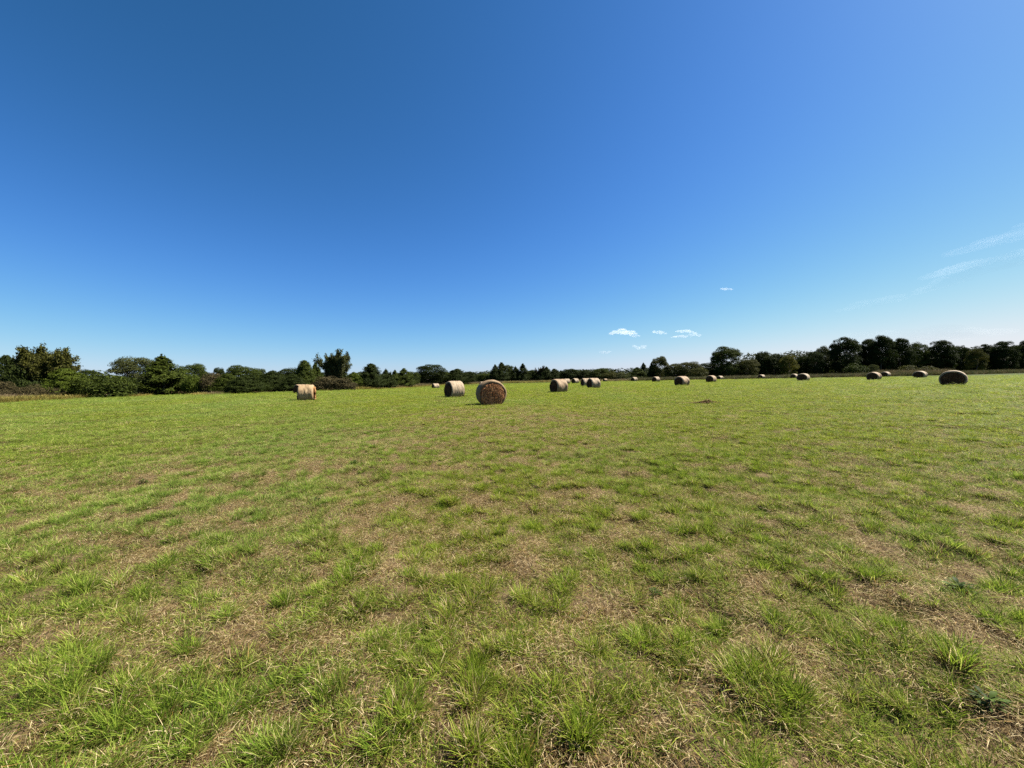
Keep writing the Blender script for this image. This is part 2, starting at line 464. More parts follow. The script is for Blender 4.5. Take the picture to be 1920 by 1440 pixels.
# stalks
x, y, r = polar(lambda r: np.minimum(9, 9 * (4 / r) ** 1.3), .5, 40, HA, 1)
s = np.clip(r / 9, 1, 3) * g.uniform(.7, 1.2, len(x))
add_pts(x, y, r, [11], s, g.uniform(.6, 1.1, len(x)), .3, np.full(len(x), .4), inside(x, y))
# the tussocks that stand out in the foreground of the photograph
KEY = [(1075, 1400, 1.5), (960, 1215, 1.0), (860, 1290, .9), (780, 1090, 1.0), (715, 1010, .9), (1150, 1340, .9), (640, 1090, 1.2), (690, 1080, 1.0),
       (100, 1330, 1.5), (180, 1370, 1.4), (60, 1260, 1.2), (430, 1250, 1.2), (320, 1420, 1.3), (500, 1390, 1.2), (1600, 1150, 1.0), (1560, 1120, .9),
       (1690, 1200, 1.1), (1480, 1330, 1.2), (1790, 1270, 1.1), (1860, 1180, 1.3), (1730, 1350, 1.1), (1540, 990, 1.1), (1590, 910, 1.2), (1480, 1010, 1.0),
       (1240, 1090, .9), (1050, 1040, .9), (900, 1110, .9), (1260, 960, .9), (1390, 990, 1.0), (1640, 1000, 1.2), (1760, 1010, 1.2), (1900, 1080, 1.4),
       (590, 900, .9), (480, 975, .9), (220, 1180, 1.1), (150, 1110, 1.1), (520, 1140, 1.1), (1360, 1190, 1.0), (870, 1400, 1.2), (620, 1390, 1.0)]
kx, ky, ks = [], [], []
for px, py, s in KEY:
    Z = F * EYE / (py - horizon(px)); kx.append((px - 960) / F * Z); ky.append(Z); ks.append(s)
kx, ky, ks = np.array(kx), np.array(ky), np.array(ks)
clumps(kx, ky, ky, ks * 1.3)
# uncut grass at the foot of the bales
for bx, by in ((-18.2, 34.1), (-5.15, 34.3), (-1.28, 23.1), (4.93, 40.6), (24.26, 54.9), (41.2, 35.9), (11.4, 53.6), (12.3, 63.9), (54.1, 71.4), (62.8, 66.7)):
    n = 70; a = g.uniform(0, 6.283, n); q = g.uniform(.72, 1.0, n)
    x, y = bx + np.cos(a) * q, by + np.sin(a) * q
    add_pts(x, y, np.hypot(x, y), [7, 8, 9, 10, 11], g.uniform(1, 2, n), g.uniform(.5, 1.2, n), .2, g.uniform(0, .6, n), np.ones(n, bool))
scatter('grass', cg, np.concatenate(P_), np.concatenate(K_), np.concatenate(R_), np.concatenate(S_), np.concatenate(D_), np.concatenate(H_))

# ------------------------------------------------------------------ rough margins of the field
cw = bpy.data.collections.new('margin_kinds')
for k in range(3):   # brownish tall weeds
    source(cw, f'a{k}_weeds', merge([blades(70, .45, .5, 1.25, .022, .16, .5, .55, 70 + k, clump=.5), blades(160, .45, .15, .8, .035, .5, .9, .35, 80 + k, clump=.5)]), M['weeds'])
for k in range(2):   # yellow flowering weeds
    source(cw, f'b{k}_goldenrod', merge([blades(60, .4, .4, .9, .025, .2, .5, .5, 90 + k, clump=.5), blades(90, .4, .1, .7, .03, .5, .9, .3, 95 + k, clump=.5)]), M['goldenrod'])

def margin(name, px0, px1, n, z0, z1, kinds, h0, h1, dry, seed):
    g2 = np.random.default_rng(seed)
    t = (g2.uniform(px0, px1, n) - 960) / F
    Z = edge_z(t) + g2.uniform(z0, z1, n)
    x, y = t * Z, Z
    pt = np.stack([x, y, terrain(x, y)], -1)
    hh = g2.uniform(h0, h1, n) * (.65 + .8 * fbm(x * .2, y * .2, 3))
    w = g2.uniform(.9, 1.6, n)
    return pt, g2.choice(kinds, n), np.stack([g2.normal(0, .1, n), g2.normal(0, .1, n), g2.uniform(0, 6.28, n)], -1), np.stack([w, w, hh], -1), \
        np.clip(dry + g2.normal(0, .2, n), 0, 1), g2.random(n) * .5
def margins(name, specs):
    rs = [margin(name, *s) for s in specs]
    scatter(name, cw, *[np.concatenate([r[k] for r in rs]) for k in range(6)])
margins('rough_weeds', [(-60, 130, 700, 4, 10, [0, 1, 2], .6, 1.0, .9, 1), (1180, 2200, 6500, 1, 16, [0, 1, 2], .8, 1.3, .1, 2), (1640, 1790, 900, 6, 14, [0, 1, 2], 1.3, 1.9, .4, 3),
                        (560, 690, 700, 3, 11, [0, 1, 2], .9, 1.5, .8, 4), (700, 1200, 2600, 3, 18, [0, 1, 2], .5, 1.0, .4, 5), (130, 570, 1500, 1, 9, [0, 1, 2], .3, .6, .5, 8)])
margins('yellow_weeds', [(-60, 170, 500, 0, 4, [3, 4], .7, 1.1, .5, 11), (610, 700, 260, 0, 5, [3, 4], .6, 1.1, .5, 12), (945, 1040, 420, -4, 8, [3, 4], .7, 1.3, .4, 13),
                         (240, 390, 260, -1, 2, [3, 4], .4, .7, .6, 14), (700, 940, 420, -2, 3, [3, 4], .35, .7, .5, 15), (1040, 1190, 260, 0, 6, [3, 4], .4, .8, .2, 16)])

# ------------------------------------------------------------------ trees
def cards(C, N, size, seed, tint=None):
    """small bent leaf sprays (two triangles) at centres C facing N"""
    g2 = np.random.default_rng(seed); n = len(C)
    N = N + g2.normal(0, .55, (n, 3)); N /= np.linalg.norm(N, axis=1, keepdims=True) + 1e-9
    a = g2.normal(0, 1, (n, 3)); U = np.cross(N, a); U /= np.linalg.norm(U, axis=1, keepdims=True) + 1e-9
    Vv = np.cross(N, U)
    s = (size * g2.uniform(.6, 1.4, n))[:, None]
    lift = N * s * .25
    V = np.stack([C - U * s, C - Vv * s * .55 + lift, C + U * s, C + Vv * s * .55 + lift], 1).reshape(-1, 3)
    q = np.arange(n * 4).reshape(n, 4)
    q = np.concatenate([q[:, [0, 1, 2]], q[:, [0, 2, 3]]])
    if tint is None: tint = g2.random(n)
    return V, q, np.repeat(np.clip(tint, 0, 1), 4)

def tubes(paths, sides=6):
    Vs, Fs, off = [], [], 0
    for pts, rad in paths:
        pts = np.asarray(pts, float); k = len(pts)
        for i2 in range(k):
            t = pts[min(i2 + 1, k - 1)] - pts[max(i2 - 1, 0)]; t /= np.linalg.norm(t) + 1e-9
            u = np.cross(t, [.31, .93, .2]); u /= np.linalg.norm(u) + 1e-9; v = np.cross(t, u)
            a = np.arange(sides) / sides * 2 * np.pi
            Vs.append(pts[i2] + rad[i2] * (np.cos(a)[:, None] * u + np.sin(a)[:, None] * v))
        for i2 in range(k - 1):
            b = off + i2 * sides; j2 = np.arange(sides); jn2 = (j2 + 1) % sides
            Fs.append(np.stack([b + j2, b + jn2, b + sides + jn2, b + sides + j2], -1))
        off += k * sides
    return np.concatenate(Vs), np.concatenate(Fs)

def cedar(seed, tips=1, nb=150, broad=1.0):
    """unit height, unit width: cone of upswept sprays, ragged edge"""
    g2 = np.random.default_rng(seed); C, N, T = [], [], []
    leaders = [(0, 0, 1.0, 1.0)]
    for k in range(tips - 1):
        a = g2.uniform(0, 6.28); leaders.append((.22 * math.cos(a), .22 * math.sin(a), g2.uniform(.78, .95), g2.uniform(.5, .75)))
    for (lx, ly, lh, lw) in leaders:
        m = int(nb * lw)
        for b in range(m):
            t = g2.uniform(.03, .985) ** .85
            a = g2.uniform(0, 6.283)
            prof = .5 * lw * (1 - t) ** (.85 * broad) * min(1, .62 + t * 2.2)
            rr_ = max(prof * g2.uniform(.72, 1.22), .015)
            up = g2.uniform(.1, .35) * rr_ + .02
            n = int(30 + 100 * rr_)
            f = g2.uniform(.25, 1, n) ** .7
            sd_ = .012 + .05 * rr_
            px = lx * (1 - t * .2) + math.cos(a) * rr_ * f + g2.normal(0, sd_, n)
            py = ly * (1 - t * .2) + math.sin(a) * rr_ * f + g2.normal(0, sd_, n)
            pz = t * lh + up * f ** 2 + g2.normal(0, sd_ * .7, n)
            C.append(np.stack([px, py, np.maximum(pz, .01)], -1))
            N.append(np.tile([math.cos(a), math.sin(a), .7], (n, 1)))
            T.append(g2.normal(.35 + .3 * (g2.random() - .5), .2, n) + .2 * f)
        for b in range(int(26 * lw)):                       # upright leader shoots along the outline
            t = g2.uniform(.45, 1.0); a = g2.uniform(0, 6.283); q = .5 * lw * (1 - t) ** (.85 * broad) * g2.uniform(.6, 1.0)
            n = 26; hgt = g2.uniform(.05, .12)
            u = g2.random(n)
            C.append(np.stack([lx + math.cos(a) * q + g2.normal(0, .014, n) * (1 - u), ly + math.sin(a) * q + g2.normal(0, .014, n) * (1 - u), t * lh - .03 + u * hgt], -1))
            N.append(np.tile([math.cos(a), math.sin(a), .3], (n, 1))); T.append(g2.normal(.45, .2, n))
    return np.concatenate(C), np.concatenate(N), np.concatenate(T)

def oak(seed, blobs=34, low=.12, per=120, lump=.17, gap=0):
    """unit height, unit width: crown of leaf clumps round an ellipsoid"""
    g2 = np.random.default_rng(seed); C, N, T = [], [], []
    for b in range(blobs):
        d = g2.normal(0, 1, 3); d /= np.linalg.norm(d)
        k = g2.uniform(.45, 1.0) ** .6
        zz = g2.uniform(-1, 1); hr = math.sqrt(1 - zz * zz) if zz > 0 else 1 - .35 * zz * zz      # full down to the skirts
        a2 = math.atan2(d[1], d[0])
        c = np.array([math.cos(a2) * .37 * k * hr, math.sin(a2) * .37 * k * hr, .5 + low * .5 + zz * (.5 - low * .5 - lump * .6) * (k if zz > 0 else 1)])
        s = lump * g2.uniform(.6, 1.25)
        n = int(per * (s / lump) ** 2)
        e = g2.normal(0, 1, (n, 3)); e /= np.linalg.norm(e, axis=1, keepdims=True)
        e[:, 2] = np.where(e[:, 2] < -.35, -e[:, 2] * .6, e[:, 2])
        p = c + e * np.array([s, s, s * .72]) * (g2.uniform(.55, 1.08, n) ** .6)[:, None]
        C.append(p); N.append(e + np.array([0, 0, .35])); T.append(g2.normal(.4 + .35 * (g2.random() - .5), .2, n))
    C, N, T = np.concatenate(C), np.concatenate(N), np.concatenate(T)
    ok = C[:, 2] > .02
    return C[ok], N[ok], T[ok]

def shrub(seed, n=2600):
    g2 = np.random.default_rng(seed); C, N, T = [], [], []
    for b in range(26):
        a = g2.uniform(0, 6.283); r = .36 * math.sqrt(g2.random()); h = g2.uniform(.25, .8) * (1 - (r / .5) ** 2 * .7)
        c = np.array([r * math.cos(a), r * math.sin(a), h]); m = n // 26
        e = g2.normal(0, 1, (m, 3)); e /= np.linalg.norm(e, axis=1, keepdims=True)
        s = g2.uniform(.12, .22)
        p = c + e * np.array([s, s, s * .9]); p[:, 2] -= (p[:, 2] > .99) * .1
        C.append(p); N.append(e + [0, 0, .3]); T.append(g2.normal(.4 + .3 * (g2.random() - .5), .22, m))
    # down to the ground
    m = n // 3; a = g2.uniform(0, 6.283, m); r = .45 * np.sqrt(g2.uniform(.5, 1, m))
    C.append(np.stack([r * np.cos(a), r * np.sin(a), g2.uniform(.02, .5, m)], -1)); N.append(np.stack([np.cos(a), np.sin(a), a * 0 + .4], -1)); T.append(g2.normal(.35, .2, m))
    C, N, T = np.concatenate(C), np.concatenate(N), np.concatenate(T)
    ok = C[:, 2] > .01
    return C[ok], N[ok], T[ok]

def airy(seed, dens=1.0):
    """unit height tree with upright twigs seen through a thin crown: returns leaves and branch tubes"""
    g2 = np.random.default_rng(seed); paths, C, N, T = [], [], [], []
    def grow(p, d, L, r, lev):
        k = 4; pts = [p]; rad = [r]
        for q in range(k):
            d = d + g2.normal(0, .10, 3) + np.array([0, 0, .06]); d /= np.linalg.norm(d)
            p = p + d * L / k; pts.append(p); rad.append(r * (1 - .65 * (q + 1) / k))
        paths.append((pts, rad))
        if lev >= 2:
            for q in (1, 2, 3, 4):
                m = int((22 if lev == 3 else 12) * dens)
                C.append(pts[q] + g2.normal(0, .026, (m, 3))); N.append(g2.normal(0, 1, (m, 3)) + [0, 0, .5]); T.append(g2.normal(.4 + .4 * (g2.random() - .5), .2, m))
        if lev < 3:
            for b in range(5 if lev == 0 else 4):
                q = g2.integers(1 if lev else 2, k + 1)
                a = g2.uniform(0, 6.283); sp = g2.uniform(.35, .85)
                nd_ = d * 1.0 + sp * np.array([math.cos(a), math.sin(a), .15]); nd_ /= np.linalg.norm(nd_)
                grow(pts[q], nd_, L * g2.uniform(.55, .78), rad[q] * .62, lev + 1)
    for b in range(3):
        a = b * 2.1 + g2.uniform(0, 1)
        d = np.array([.42 * math.cos(a), .42 * math.sin(a), 1.0]); d /= np.linalg.norm(d)
        grow(np.array([.01 * math.cos(a), .01 * math.sin(a), 0.0]), d, .42, .016, 0)
    C, N, T = np.concatenate(C), np.concatenate(N), np.concatenate(T)
    allp = np.concatenate([np.asarray(p) for p, _ in paths])
    w = np.percentile(np.abs(C[:, :2]), 97); h = np.percentile(C[:, 2], 99.5)
    sc = np.array([.5 / w, .5 / w, 1 / h])
    paths = [(np.asarray(p) * sc, np.asarray(r)) for p, r in paths]
    return (C * sc, N, T), paths

def trunk_paths(seed, top=.75, r=.022, limbs=7):
    g2 = np.random.default_rng(seed); paths = []
    pts = [np.array([0, 0, -.02])]; rad = [r * 1.4]
    for q in range(6):
        pts.append(np.array([g2.normal(0, .012), g2.normal(0, .012), top * (q + 1) / 6])); rad.append(r * (1 - .85 * (q + 1) / 6))
    paths.append((pts, rad))
    for b in range(limbs):
        q = g2.integers(2, 6); a = g2.uniform(0, 6.283); p = pts[q]; L = g2.uniform(.15, .3)
        e = p + np.array([math.cos(a), math.sin(a), .8]) * L
        paths.append(([p, (p + e) / 2 + np.array([0, 0, -.02]), e], [rad[q] * .7, rad[q] * .5, rad[q] * .2]))
    return paths

# crown meshes are shared by all copies of a kind
CROWN, TRUNK = {}, {}
def reg(kind, k, CNT, size, nominal, paths):
    C, N, T = CNT
    C = C.copy(); C[:, :2] *= .5 / np.percentile(np.hypot(C[:, 0], C[:, 1]), 97.5); C[:, 2] *= 1 / np.percentile(C[:, 2], 99.6)
    nom = np.array([nominal[0], nominal[0], nominal[1]])
    V, q, t = cards(C * nom, N, size, hash(kind) % 1000 * 0 + k * 13 + len(kind), T)
    CROWN.setdefault(kind, []).append(mesh_np(f'{kind}_crown', V, q, M['leaf'], {'tint': t}))
    V, q = tubes([(np.asarray(p) * nom, np.asarray(r) * nominal[1]) for p, r in paths])
    TRUNK.setdefault(kind, []).append(mesh_np(f'{kind}_trunk', V, q, M['bark'], None, True))
NOM = {'cedar': (5, 7), 'bushy_cedar': (6, 6), 'oak': (10, 10), 'big_oak': (13, 14), 'airy': (6, 7), 'shrub': (3, 2)}
for k in range(4): reg('cedar', k, cedar(100 + k, 1 + k % 2, 230), .10, NOM['cedar'], trunk_paths(200 + k, .8, .014, 4))
for k in range(3): reg('bushy_cedar', k, cedar(120 + k, 3, 260, .72), .095, NOM['bushy_cedar'], trunk_paths(210 + k, .7, .016, 5))
for k in range(4): reg('oak', k, oak(130 + k, 74, .04, 420, .14), .125, NOM['oak'], trunk_paths(220 + k, .7, .02, 8))
for k in range(4): reg('big_oak', k, oak(140 + k, 150, .05, 330, .11), .165, NOM['big_oak'], trunk_paths(230 + k, .75, .022, 10))
for k in range(2):
    c, p = airy(150 + k, 1.25); reg('airy', k, c, .14, NOM['airy'], p)
for k in range(3): reg('shrub', k, shrub(160 + k, 7500), .065, NOM['shrub'], trunk_paths(240 + k, .5, .02, 6))
NAMEOF = {'cedar': ('cedar_tree', 'cedar tree'), 'bushy_cedar': ('cedar_tree', 'cedar tree'), 'oak': ('oak_tree', 'tree'), 'big_oak': ('oak_tree', 'tree'),
          'airy': ('open_crowned_tree', 'tree'), 'shrub': ('shrub', 'shrub')}
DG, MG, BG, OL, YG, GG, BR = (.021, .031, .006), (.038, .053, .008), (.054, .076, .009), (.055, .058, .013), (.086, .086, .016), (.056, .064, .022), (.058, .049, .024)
_n = [0]
def tree(kind, px, top, wpx, Z, col, label, group, base=0.0):
    """a tree whose crown spans wpx pixels and reaches pixel row top when it stands Z metres away"""
    name, cat = NAMEOF[kind]
    x, y = at(px, Z)
    h = max((horizon(px) - top) * Z / F + EYE, .8)
    w = wpx * Z / F * Z / math.hypot(x, y) * 1.08
    nw, nh = NOM[kind]
    _n[0] += 1; k = _n[0]
    e = empty(name, (x, y, float(terrain(x, y)) + base), (k * 2.399) % 6.283, (w / nw, w / nw, h / nh))
    tag(e, label, cat, group)
    v = k % len(CROWN[kind])
    obj('crown', CROWN[kind][v], e, col)
    obj('trunk', TRUNK[kind][v], e)
    return e

GL, GC, GR = 'trees along the near left edge of the field', 'trees along the far middle edge of the field', 'tall trees along the right edge of the field'
TREES = [
 # near left edge
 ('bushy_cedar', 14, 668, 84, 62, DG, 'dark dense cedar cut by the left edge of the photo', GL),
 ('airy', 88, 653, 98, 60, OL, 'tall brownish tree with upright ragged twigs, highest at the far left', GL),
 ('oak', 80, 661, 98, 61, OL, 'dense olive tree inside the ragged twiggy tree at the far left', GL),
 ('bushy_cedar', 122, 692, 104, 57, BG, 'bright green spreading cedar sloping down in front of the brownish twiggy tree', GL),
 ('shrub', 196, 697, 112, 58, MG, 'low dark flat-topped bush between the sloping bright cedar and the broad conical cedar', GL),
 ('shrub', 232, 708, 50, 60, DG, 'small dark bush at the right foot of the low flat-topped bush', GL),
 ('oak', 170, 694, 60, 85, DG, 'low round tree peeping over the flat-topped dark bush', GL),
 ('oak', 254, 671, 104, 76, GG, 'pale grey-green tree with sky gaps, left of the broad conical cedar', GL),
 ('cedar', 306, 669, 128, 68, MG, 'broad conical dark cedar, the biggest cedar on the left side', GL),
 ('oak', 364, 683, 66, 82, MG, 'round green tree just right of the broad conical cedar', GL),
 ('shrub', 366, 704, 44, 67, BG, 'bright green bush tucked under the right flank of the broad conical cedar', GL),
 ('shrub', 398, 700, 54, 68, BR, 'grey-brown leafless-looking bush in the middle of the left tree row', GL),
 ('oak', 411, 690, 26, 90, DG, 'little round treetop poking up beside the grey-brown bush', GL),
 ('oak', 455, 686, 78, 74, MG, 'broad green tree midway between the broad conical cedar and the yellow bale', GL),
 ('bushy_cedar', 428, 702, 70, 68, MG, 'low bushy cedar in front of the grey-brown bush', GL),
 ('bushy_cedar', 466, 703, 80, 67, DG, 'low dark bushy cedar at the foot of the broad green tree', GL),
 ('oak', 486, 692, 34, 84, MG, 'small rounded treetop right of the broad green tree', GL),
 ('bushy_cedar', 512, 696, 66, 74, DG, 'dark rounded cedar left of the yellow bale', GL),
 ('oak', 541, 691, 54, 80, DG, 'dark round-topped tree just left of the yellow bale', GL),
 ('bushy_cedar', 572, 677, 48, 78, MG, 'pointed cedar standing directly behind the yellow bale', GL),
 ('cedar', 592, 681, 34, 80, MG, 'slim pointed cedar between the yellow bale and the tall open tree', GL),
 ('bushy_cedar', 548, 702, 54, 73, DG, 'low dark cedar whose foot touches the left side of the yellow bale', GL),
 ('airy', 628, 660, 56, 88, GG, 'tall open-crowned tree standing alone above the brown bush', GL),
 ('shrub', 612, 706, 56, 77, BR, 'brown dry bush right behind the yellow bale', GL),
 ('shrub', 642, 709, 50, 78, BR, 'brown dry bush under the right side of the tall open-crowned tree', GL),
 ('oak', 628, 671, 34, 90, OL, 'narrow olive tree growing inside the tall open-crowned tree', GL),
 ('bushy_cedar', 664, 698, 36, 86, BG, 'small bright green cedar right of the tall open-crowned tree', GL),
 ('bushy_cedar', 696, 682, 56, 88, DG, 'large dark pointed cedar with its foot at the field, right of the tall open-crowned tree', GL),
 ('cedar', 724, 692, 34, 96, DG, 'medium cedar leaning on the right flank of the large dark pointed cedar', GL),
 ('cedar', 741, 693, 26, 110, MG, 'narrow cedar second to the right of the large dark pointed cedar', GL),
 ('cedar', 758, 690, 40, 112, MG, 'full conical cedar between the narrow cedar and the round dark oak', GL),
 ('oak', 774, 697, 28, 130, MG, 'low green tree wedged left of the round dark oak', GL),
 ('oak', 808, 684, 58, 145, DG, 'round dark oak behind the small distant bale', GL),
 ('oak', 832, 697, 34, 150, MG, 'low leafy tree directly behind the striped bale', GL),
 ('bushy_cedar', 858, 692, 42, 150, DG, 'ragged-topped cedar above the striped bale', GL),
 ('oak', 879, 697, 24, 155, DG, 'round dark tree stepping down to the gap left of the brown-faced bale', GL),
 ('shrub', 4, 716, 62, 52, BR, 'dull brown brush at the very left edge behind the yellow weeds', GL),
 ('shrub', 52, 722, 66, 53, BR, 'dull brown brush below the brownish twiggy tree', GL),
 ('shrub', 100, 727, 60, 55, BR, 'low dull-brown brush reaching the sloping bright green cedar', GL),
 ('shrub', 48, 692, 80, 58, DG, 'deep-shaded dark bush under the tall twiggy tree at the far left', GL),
 # far middle
 ('oak', 910, 701, 36, 205, MG, 'low rounded tree at the gap above the brown-faced bale', GC),
 ('cedar', 929, 684, 26, 200, DG, 'pointed cedar, leftmost of the dark cluster right of the brown-faced bale', GC),
 ('cedar', 941, 680, 32, 202, DG, 'tallest pointed cedar of the dark cluster right of the brown-faced bale', GC),
 ('oak', 952, 685, 24, 206, MG, 'round treetop on the right shoulder of the tallest cedar cluster', GC),
 ('cedar', 967, 688, 26, 204, DG, 'short cedar between the dark cluster and the lone spire cedar', GC),
 ('cedar', 981, 682, 26, 203, DG, 'spire-like cedar standing just right of the dark cluster', GC),
 ('oak', 995, 694, 20, 210, MG, 'small round tree just right of the spire-like cedar', GC),
 ('cedar', 1005, 695, 20, 208, DG, 'small cedar left of the cedar with bare twigs', GC),
 ('airy', 1016, 688, 20, 206, BR, 'bare-twigged grey treetop left of the tipped bale in the middle', GC),
 ('cedar', 1025, 688, 28, 204, DG, 'dark cedar above the left end of the squarish middle bale', GC),
 ('bushy_cedar', 1040, 692, 28, 205, DG, 'bushy cedar rising over the top of the squarish middle bale', GC),
 ('cedar', 1052, 695, 18, 206, DG, 'little cedar spike above the right end of the squarish middle bale', GC),
 ('oak', 1070, 692, 34, 205, DG, 'round dark tree right of the little cedar spike', GC),
 ('oak', 1094, 694, 32, 207, DG, 'low dark tree above the overlapping pair of bales', GC),
 ('oak', 1123, 691, 36, 203, MG, 'rounded tree right of the overlapping pair of bales', GC),
 ('shrub', 1142, 697, 30, 192, OL, 'olive bush before the low stretch of the far wood', GC),
 ('cedar', 1149, 694, 16, 215, DG, 'tiny cedar tip over the low stretch of the far wood', GC),
 ('shrub', 1168, 699, 34, 190, GG, 'grey-green bush left of the lean dark cedar pair', GC),
 ('cedar', 1195, 689, 38, 178, MG, 'broad green cedar, left one of the lean dark cedar pair', GC),
 ('cedar', 1207, 681, 22, 182, DG, 'narrow dark cedar, right one of the lean dark cedar pair', GC),
 ('cedar', 1222, 681, 20, 172, DG, 'narrow dark cedar against the left side of the tall brownish tree', GC),
 ('oak', 1238, 669, 34, 170, OL, 'tall brownish-olive tree above the bales right of the middle', GC),
 ('oak', 1265, 682, 34, 168, OL, 'mid-height olive tree right of the tall brownish-olive tree', GC),
 ('oak', 1294, 679, 48, 165, OL, 'wide olive round tree behind the banded bale', GC),
 ('oak', 1328, 681, 38, 172, DG, 'dark low tree left of the big lone oak', GC),
 ('shrub', 1308, 690, 36, 150, OL, 'olive bush at the foot of the wide round tree', GC),
 # right
 ('big_oak', 1363, 651, 56, 162, MG, 'big lone round oak standing above its neighbours', GR),
 ('oak', 1402, 674, 44, 158, OL, 'olive bushy tree right of the big lone oak', GR),
 ('oak', 1430, 660, 30, 168, DG, 'tall dark tree at the left end of the right-hand wood', GR),
 ('oak', 1452, 664, 42, 166, DG, 'dark wide tree second in the right-hand wood', GR),
 ('oak', 1480, 665, 36, 160, YG, 'yellowish-green tree standing out of the dark right-hand wood', GR),
 ('oak', 1508, 669, 28, 166, DG, 'low dark treetop just right of the yellowish-green tree', GR),
 ('oak', 1529, 660, 38, 162, DG, 'medium dark tree before the pale-topped tree', GR),
 ('oak', 1547, 650, 36, 170, GG, 'pale-topped grey-green tree left of the highest oaks', GR),
 ('big_oak', 1587, 634, 60, 160, DG, 'tall rounded dark oak left of the highest crown', GR),
 ('big_oak', 1630, 637, 46, 164, DG, 'dark oak in the notch beside the highest crown', GR),
 ('big_oak', 1652, 631, 52, 158, DG, 'oak with the highest crown of the right-hand wood', GR),
 ('big_oak', 1688, 636, 54, 160, DG, 'broad dark oak right of the highest crown', GR),
 ('oak', 1722, 643, 46, 162, MG, 'greener oak stepping down from the broad dark oak', GR),
 ('big_oak', 1763, 640, 66, 160, DG, 'wide dome-shaped oak above the bale pair at right', GR),
 ('oak', 1803, 649, 36, 164, DG, 'low dark tree in the dip right of the dome-shaped oak', GR),
 ('oak', 1832, 655, 44, 150, OL, 'olive drooping tree above the black-faced bale', GR),
 ('big_oak', 1846, 647, 56, 166, DG, 'dark tree behind the olive drooping tree', GR),
 ('big_oak', 1884, 641, 56, 160, DG, 'dark oak second from the right edge of the photo', GR),
 ('big_oak', 1924, 640, 60, 162, DG, 'dark oak cut by the right edge of the photo', GR),
 ('shrub', 1608, 682, 44, 140, MG, 'dark green bush at the foot of the tall rounded oak', GR),
 ('shrub', 1636, 684, 26, 139, GG, 'small grey-green bush behind the bale under the highest crown', GR),
 ('shrub', 1700, 686, 48, 138, OL, 'olive scrub bush between the two right bales', GR),
 ('shrub', 1742, 687, 52, 139, OL, 'olive-brown scrub bush right behind the second bale from the right', GR),
]
for a in TREES: tree(*a)

# far wood behind everything: one mass of leaf clumps
g2 = np.random.default_rng(9)
C, N = [], []
def mass(px0, px1, z0, z1, h0, h1, n, seed):
    g3 = np.random.default_rng(seed)
    for b in range(n):
        px = g3.uniform(px0, px1); Z = g3.uniform(z0, z1); x, y = at(px, Z); h = g3.uniform(h0, h1)
        s = h * g3.uniform(.35, .6); m = 130
        e = g3.normal(0, 1, (m, 3)); e /= np.linalg.norm(e, axis=1, keepdims=True)
        e[:, 1] = -np.abs(e[:, 1])
        p = np.array([x, y, h - s * .9]) + e * np.array([s * 1.4, s, s]); p[:, 2] = np.where(p[:, 2] < .1, g3.uniform(.1, h * .6, m), p[:, 2])
        C.append(p); N.append(e + [0, 0, .3])
mass(690, 1360, 225, 260, 4.5, 7.0, 420, 1)
mass(690, 1360, 215, 222, 2.0, 4.5, 260, 5)
mass(-80, 690, 92, 110, 2.6, 4.2, 260, 2)
mass(1400, 2200, 170, 190, 6, 11.5, 700, 3)
mass(1340, 2200, 168, 172, 2.5, 7, 420, 4)
C, N = np.concatenate(C), np.concatenate(N)
V, q, t = cards(C, N, .45, 3)
tag(obj('far_wood', mesh_np('far_wood', V, q, M['leaf'], {'tint': t}), color=(.024, .034, .008)), kind='stuff')

